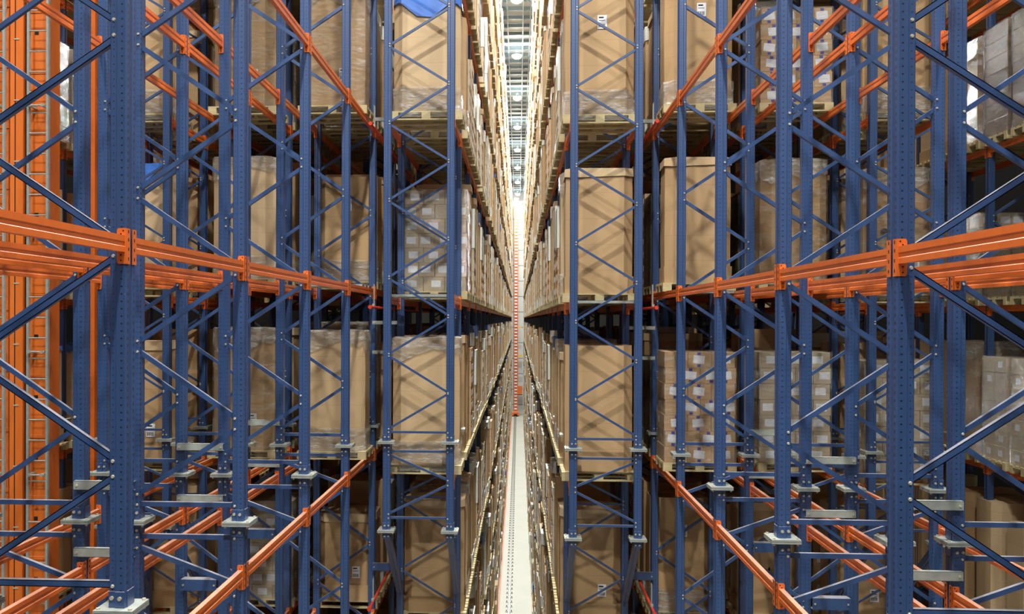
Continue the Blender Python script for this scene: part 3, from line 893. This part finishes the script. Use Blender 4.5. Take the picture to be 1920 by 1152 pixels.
for bay in range(1, len(YR1) - 1):
    for j in range(3):
        y = YR1[bay] + .515 + j * .91
        for k in range(-5, 6):
            z = T1(k) if k > -5 else -H
            if z > .375 * y + .3 or z + 2.2 < -.345 * y - .3: continue
            for s in (-1, 1): jobs.append((y, s, k, bay, j))
for y, s, k, bay, j in jobs:
    if rnd.random() < .03 and y > 20: continue
    kind, var, h = pick()
    if bay == 1 and j == 0:
        kind, var, h = {(-1, 0): ('car', 9, 1.84), (-1, -2): ('oct', 1, 2.0), (1, -2): ('oct', 4, 1.95), (-1, 1): ('oct', 5, 2.08), (1, 1): ('oct', 2, 2.08)}.get((s, k), (kind, var, h))
    if kind == 'wrap': kind = 'car'; var = 1
    if k == -5 or n_used['wooden_pallet'] >= CAP: far_load(s, y, k); continue
    near = bay == 1 and (j == 0 or kind == 'oct')
    load(s, 1, y, k, kind, var, h, near=near, bay=bay + 1, slot=j + 1, look='white-labelled', shade=rnd.randrange(4) if not near else (1 if var == 9 else 0))
def deep(s, xcc, y0, y1, zf, ks):  # unseen loads added behind and around the racks to block light and view
    global xc1
    keep = xc1; xc1 = xcc; y = y0
    while y < y1:
        for k in ks: far_load(s, y, k, True)
        y += .93
    xc1 = keep
for s in (-1, 1):
    for rk, y0 in ((2, 19.3 + 2.6), (3, 19.3 + 2.6), (4, 21.9)):
        xcc = {2: 3.1, 3: 4.68, 4: 6.13}[rk]
        deep(s, xcc, y0 + 2.2, 50, 0, range(-4, 6)); deep(s, xcc, 14.9, y0 + 2, 0, (-5, -4, -3, 4, 5, 3, 2)) 
    deep(s, 9.26, 24, 44, 0, range(-5, 6)); deep(s, 9.26, 12, 24, 0, (-5, -4, -3, -2, 2, 3, 4))
tag(link('distant_pallets', far_p.mesh('distant_pallets')), 'pale wooden pallets edging the shelves far down the aisle', 'pallets', None, 'stuff')
tag(link('distant_octabins', far_o.mesh('distant_octabins')), 'brown cardboard octabins stored far down the aisle racks', 'octabins', None, 'stuff')
tag(link('distant_cartons', far_c.mesh('distant_cartons')), 'film-wrapped carton stacks stored far down the aisle racks', 'carton stacks', None, 'stuff')

# printed figure 4 on an octabin of the right third rack --------------
# ------------------------------------------------------------------ stacker crane in the left side aisle
def ladder(t, x0, x1, y, z0, z1, name='ladder', mat='galv'):
    b = MB()
    for x in (x0, x1): b.box(x - .018, x + .018, y - .02, y + .03, z0, z1, mat)
    z = z0 + .2; k = 0
    while z < z1:
        b.cyl((x0, y, z), (1, 0, 0), .011, x1 - x0, mat, 6)
        if k % 6 == 3:
            b.cyl((x0 + .02, y - .05, z + .10), (1, 0, 0), .014, x1 - x0 - .04, mat, 6); b.box(x0 + .03, x0 + .07, y - .08, y + .12, z + .08, z + .12, mat)
            b.box(x1 - .07, x1 - .03, y - .08, y + .12, z + .08, z + .12, mat)
        z += .31; k += 1
    return link(name, b.mesh(name), t)
t = thing('stacker_crane', (-7.7, 13.1, 0), 'orange stacker crane mast with ladders in the left side aisle', 'crane')
ZT = 30.5
b = MB()
b.box(-.60, .52, .0, .12, .5, ZT, 'crane'); b.box(-.45, .40, .12, .55, .5, ZT, 'crane')
b.box(-.04, .16, -.08, .0, .5, ZT, 'crane'); b.box(.03, .045, -.083, -.08, .5, ZT, 'hole'); b.box(.165, .20, -.012, .0, .5, ZT, 'hole')
z = .9
while z < ZT - .5:
    b.box(.22, .51, -.010, .0, z, z + .05, 'crane'); b.box(.24, .49, -.004, .0, z + .36, z + .40, 'crane'); b.box(-.55, -.05, -.012, .0, z + .1, z + .16, 'crane')
    b.box(.30, .36, -.006, .0, z + .60, z + .66, 'hole'); b.box(.02, .10, -.088, -.08, z + .5, z + .52, 'bolt'); z += .93
link('mast', b.mesh('mast'), t)
ladder(t, .28, .58, -.14, 1.0, ZT - 1); ladder(t, -.42, -.10, -.14, 1.0, ZT - 1)
b = MB(); b.box(.63, .70, 1.1, 1.17, .5, ZT, 'crane'); b.box(.62, .70, 1.17, 1.20, .5, ZT, 'crane'); link('rear_mast', b.mesh('rear_mast'), t)
b = MB(); b.box(-.45, .75, -.9, 2.2, .12, .55, 'crane'); b.box(-.15, .15, -1.2, 2.6, .10, .30, 'crane'); link('bottom_carriage', b.mesh('bottom_carriage'), t)
b = MB(); b.box(-.35, .75, -.2, 1.4, ZT, ZT + .3, 'crane'); link('top_carriage', b.mesh('top_carriage'), t)

# ------------------------------------------------------------------ crane far down the central aisle
t = thing('stacker_crane', (CX - .25, 127.6, 0), 'distant orange stacker crane at the far end of the central aisle', 'crane')
b = MB()
b.box(-.30, -.20, -.1, .1, .5, H + 17.6, 'crane'); b.box(.20, .30, -.1, .1, .5, H + 17.6, 'crane'); b.box(-.2, .2, .05, .1, .5, H + 17.6, 'crane')
link('mast', b.mesh('mast'), t)
b = MB(); z = .9
while z < H + 17.2: b.box(-.19, .19, -.12, -.06, z, z + .2, 'paper'); z += .46
link('ladder', b.mesh('ladder'), t)
b = MB(); b.box(-.5, .5, -1.2, 1.4, .12, .6, 'crane'); b.box(-.25, .25, -1.5, 1.8, .1, .35, 'hole'); link('bottom_carriage', b.mesh('bottom_carriage'), t)
b = MB(); b.box(.3, .95, -.3, .6, 3.1, 4.3, 'crane'); b.box(.28, .98, -.32, .62, 3.0, 3.1, 'hole'); link('cab', b.mesh('cab'), t)
b = MB(); b.box(.3, .9, -.25, .2, 8.5, 8.8, 'yellow'); b.box(.3, .8, -.2, .2, 12.7, 12.9, 'yellow'); link('lift_platform', b.mesh('lift_platform'), t)

# ------------------------------------------------------------------ aisle floor: rail, conductor
t = thing('crane_rail', (CX - .30, 0, 0), 'grey steel crane rail along the concrete aisle floor', 'rail')
b = MB(); b.prism([(-.06, 0), (.06, 0), (.06, .012), (.012, .02), (.012, .085), (.032, .09), (.032, .115), (-.032, .115), (-.032, .09), (-.012, .085), (-.012, .02), (-.06, .012)], 0, 150, 'rail')
me = b.mesh('rail_profile')
for v in me.vertices: v.co = Vector((v.co.x, v.co.z - 20, v.co.y))
link('rail_profile', me, t)
b = MB(); y = 30.
while y < 129: b.box(-.17, -.06, y - .10, y + .06, .0, .03, 'rail'); b.box(.06, .17, y - .10, y + .06, .0, .03, 'rail'); b.cyl((-.12, y, .03), (0, 0, 1), .03, .03, 'hole', 6); b.cyl((.12, y, .03), (0, 0, 1), .03, .03, 'hole', 6); y += .7
o = link('rail_clips', b.mesh('rail_clips'), t); o['kind'] = 'stuff'
b = MB(); b.box(-.04, .04, -20, 130, .0, .16, 'salmon')
tag(link('conductor_rail', b.mesh('conductor_rail'), None, (CX - .80, 0, 0)), 'salmon-red conductor rail low along the left aisle edge', 'rail')

# ------------------------------------------------------------------ ceiling steel and lamps
def joist():
    b = MB(); b.box(-9, 9, -.04, .04, 0, .22, 'joist'); b.box(-9, 9, -.09, .09, -.012, 0, 'joist'); return b.mesh('ceiling_joist')
jm = joist(); y = 24.; n = 0
while y < 130.5:
    n += 1
    tag(link('ceiling_joist', jm, None, (CX, y, H + 18.75)), 'grey ceiling joist crossing above the aisle, %s from the camera' % ordn(n) if n < 60 else 'grey ceiling joist crossing above the far aisle end', 'ceiling joist', 'ceiling joists above the aisle')
    y += 1.55
for x, lb in ((.33, 'pale'), (-.62, 'thin left'), (.78, 'thin right')):
    b = MB(); b.box(-.035, .035, 20, 130, 0, .07, 'joist')
    tag(link('ceiling_conduit', b.mesh('ceiling_conduit'), None, (CX + x, 0, H + 18.55)), '%s cable conduit running lengthwise under the ceiling' % lb, 'conduit')
def lamp_meshes():
    b = MB(); b.cyl((0, 0, .06), (0, 0, 1), .26, .16, 'joist', 16, .12); b.cyl((0, 0, .22), (0, 0, 1), .10, .22, 'joist', 12); h = b.mesh('lamp_housing')
    b = MB(); n = 20; rings = [(.34, .05), (.33, 0), (.27, -.09), (.16, -.16)]
    vs_ = [(q * math.cos(2 * PI * i / n), q * math.sin(2 * PI * i / n), z) for q, z in rings for i in range(n)] + [(0, 0, -.18)]
    b.add(vs_, [(k * n + i, (k + 1) * n + i, (k + 1) * n + (i + 1) % n, k * n + (i + 1) % n) for k in range(3) for i in range(n)] + [(3 * n + i, 4 * n, 3 * n + (i + 1) % n) for i in range(n)], 'lamp'); l = b.mesh('lamp_lens')
    b = MB(); b.cyl((0, 0, .44), (0, 0, 1), .012, .56, 'joist', 6); st = b.mesh('lamp_stem')
    return h, l, st
hm, lm, sm_ = lamp_meshes()
def lamp(x, y, lb, power=LAMP_POWER):
    t = thing('high_bay_lamp', (x, y, H + LAMP_Z), lb, 'lamp', 'high-bay lamps')
    link('lamp_housing', hm, t); link('lamp_lens', lm, t); link('lamp_stem', sm_, t)
    link('lamp_light', lamp_light(x, y, 0, power), t, (0, 0, -.20))
for i, y in enumerate([q for q in MAIN_LAMPS]):
    lamp(CX - .05, y, 'bright round lamp over the central aisle, %s in the row' % ordn(i + 1))
for s in (-1, 1):
    for i, y in enumerate(SIDE_LAMPS):
        lamp(CX + s * 7.75, y, 'bright round lamp over the %s side aisle, %s in the row' % (SIDE[s], ordn(i + 1)), LAMP_POWER * .42)
print('OBJS', len(bpy.data.objects), n_used, 'beams', len(beam_jobs))
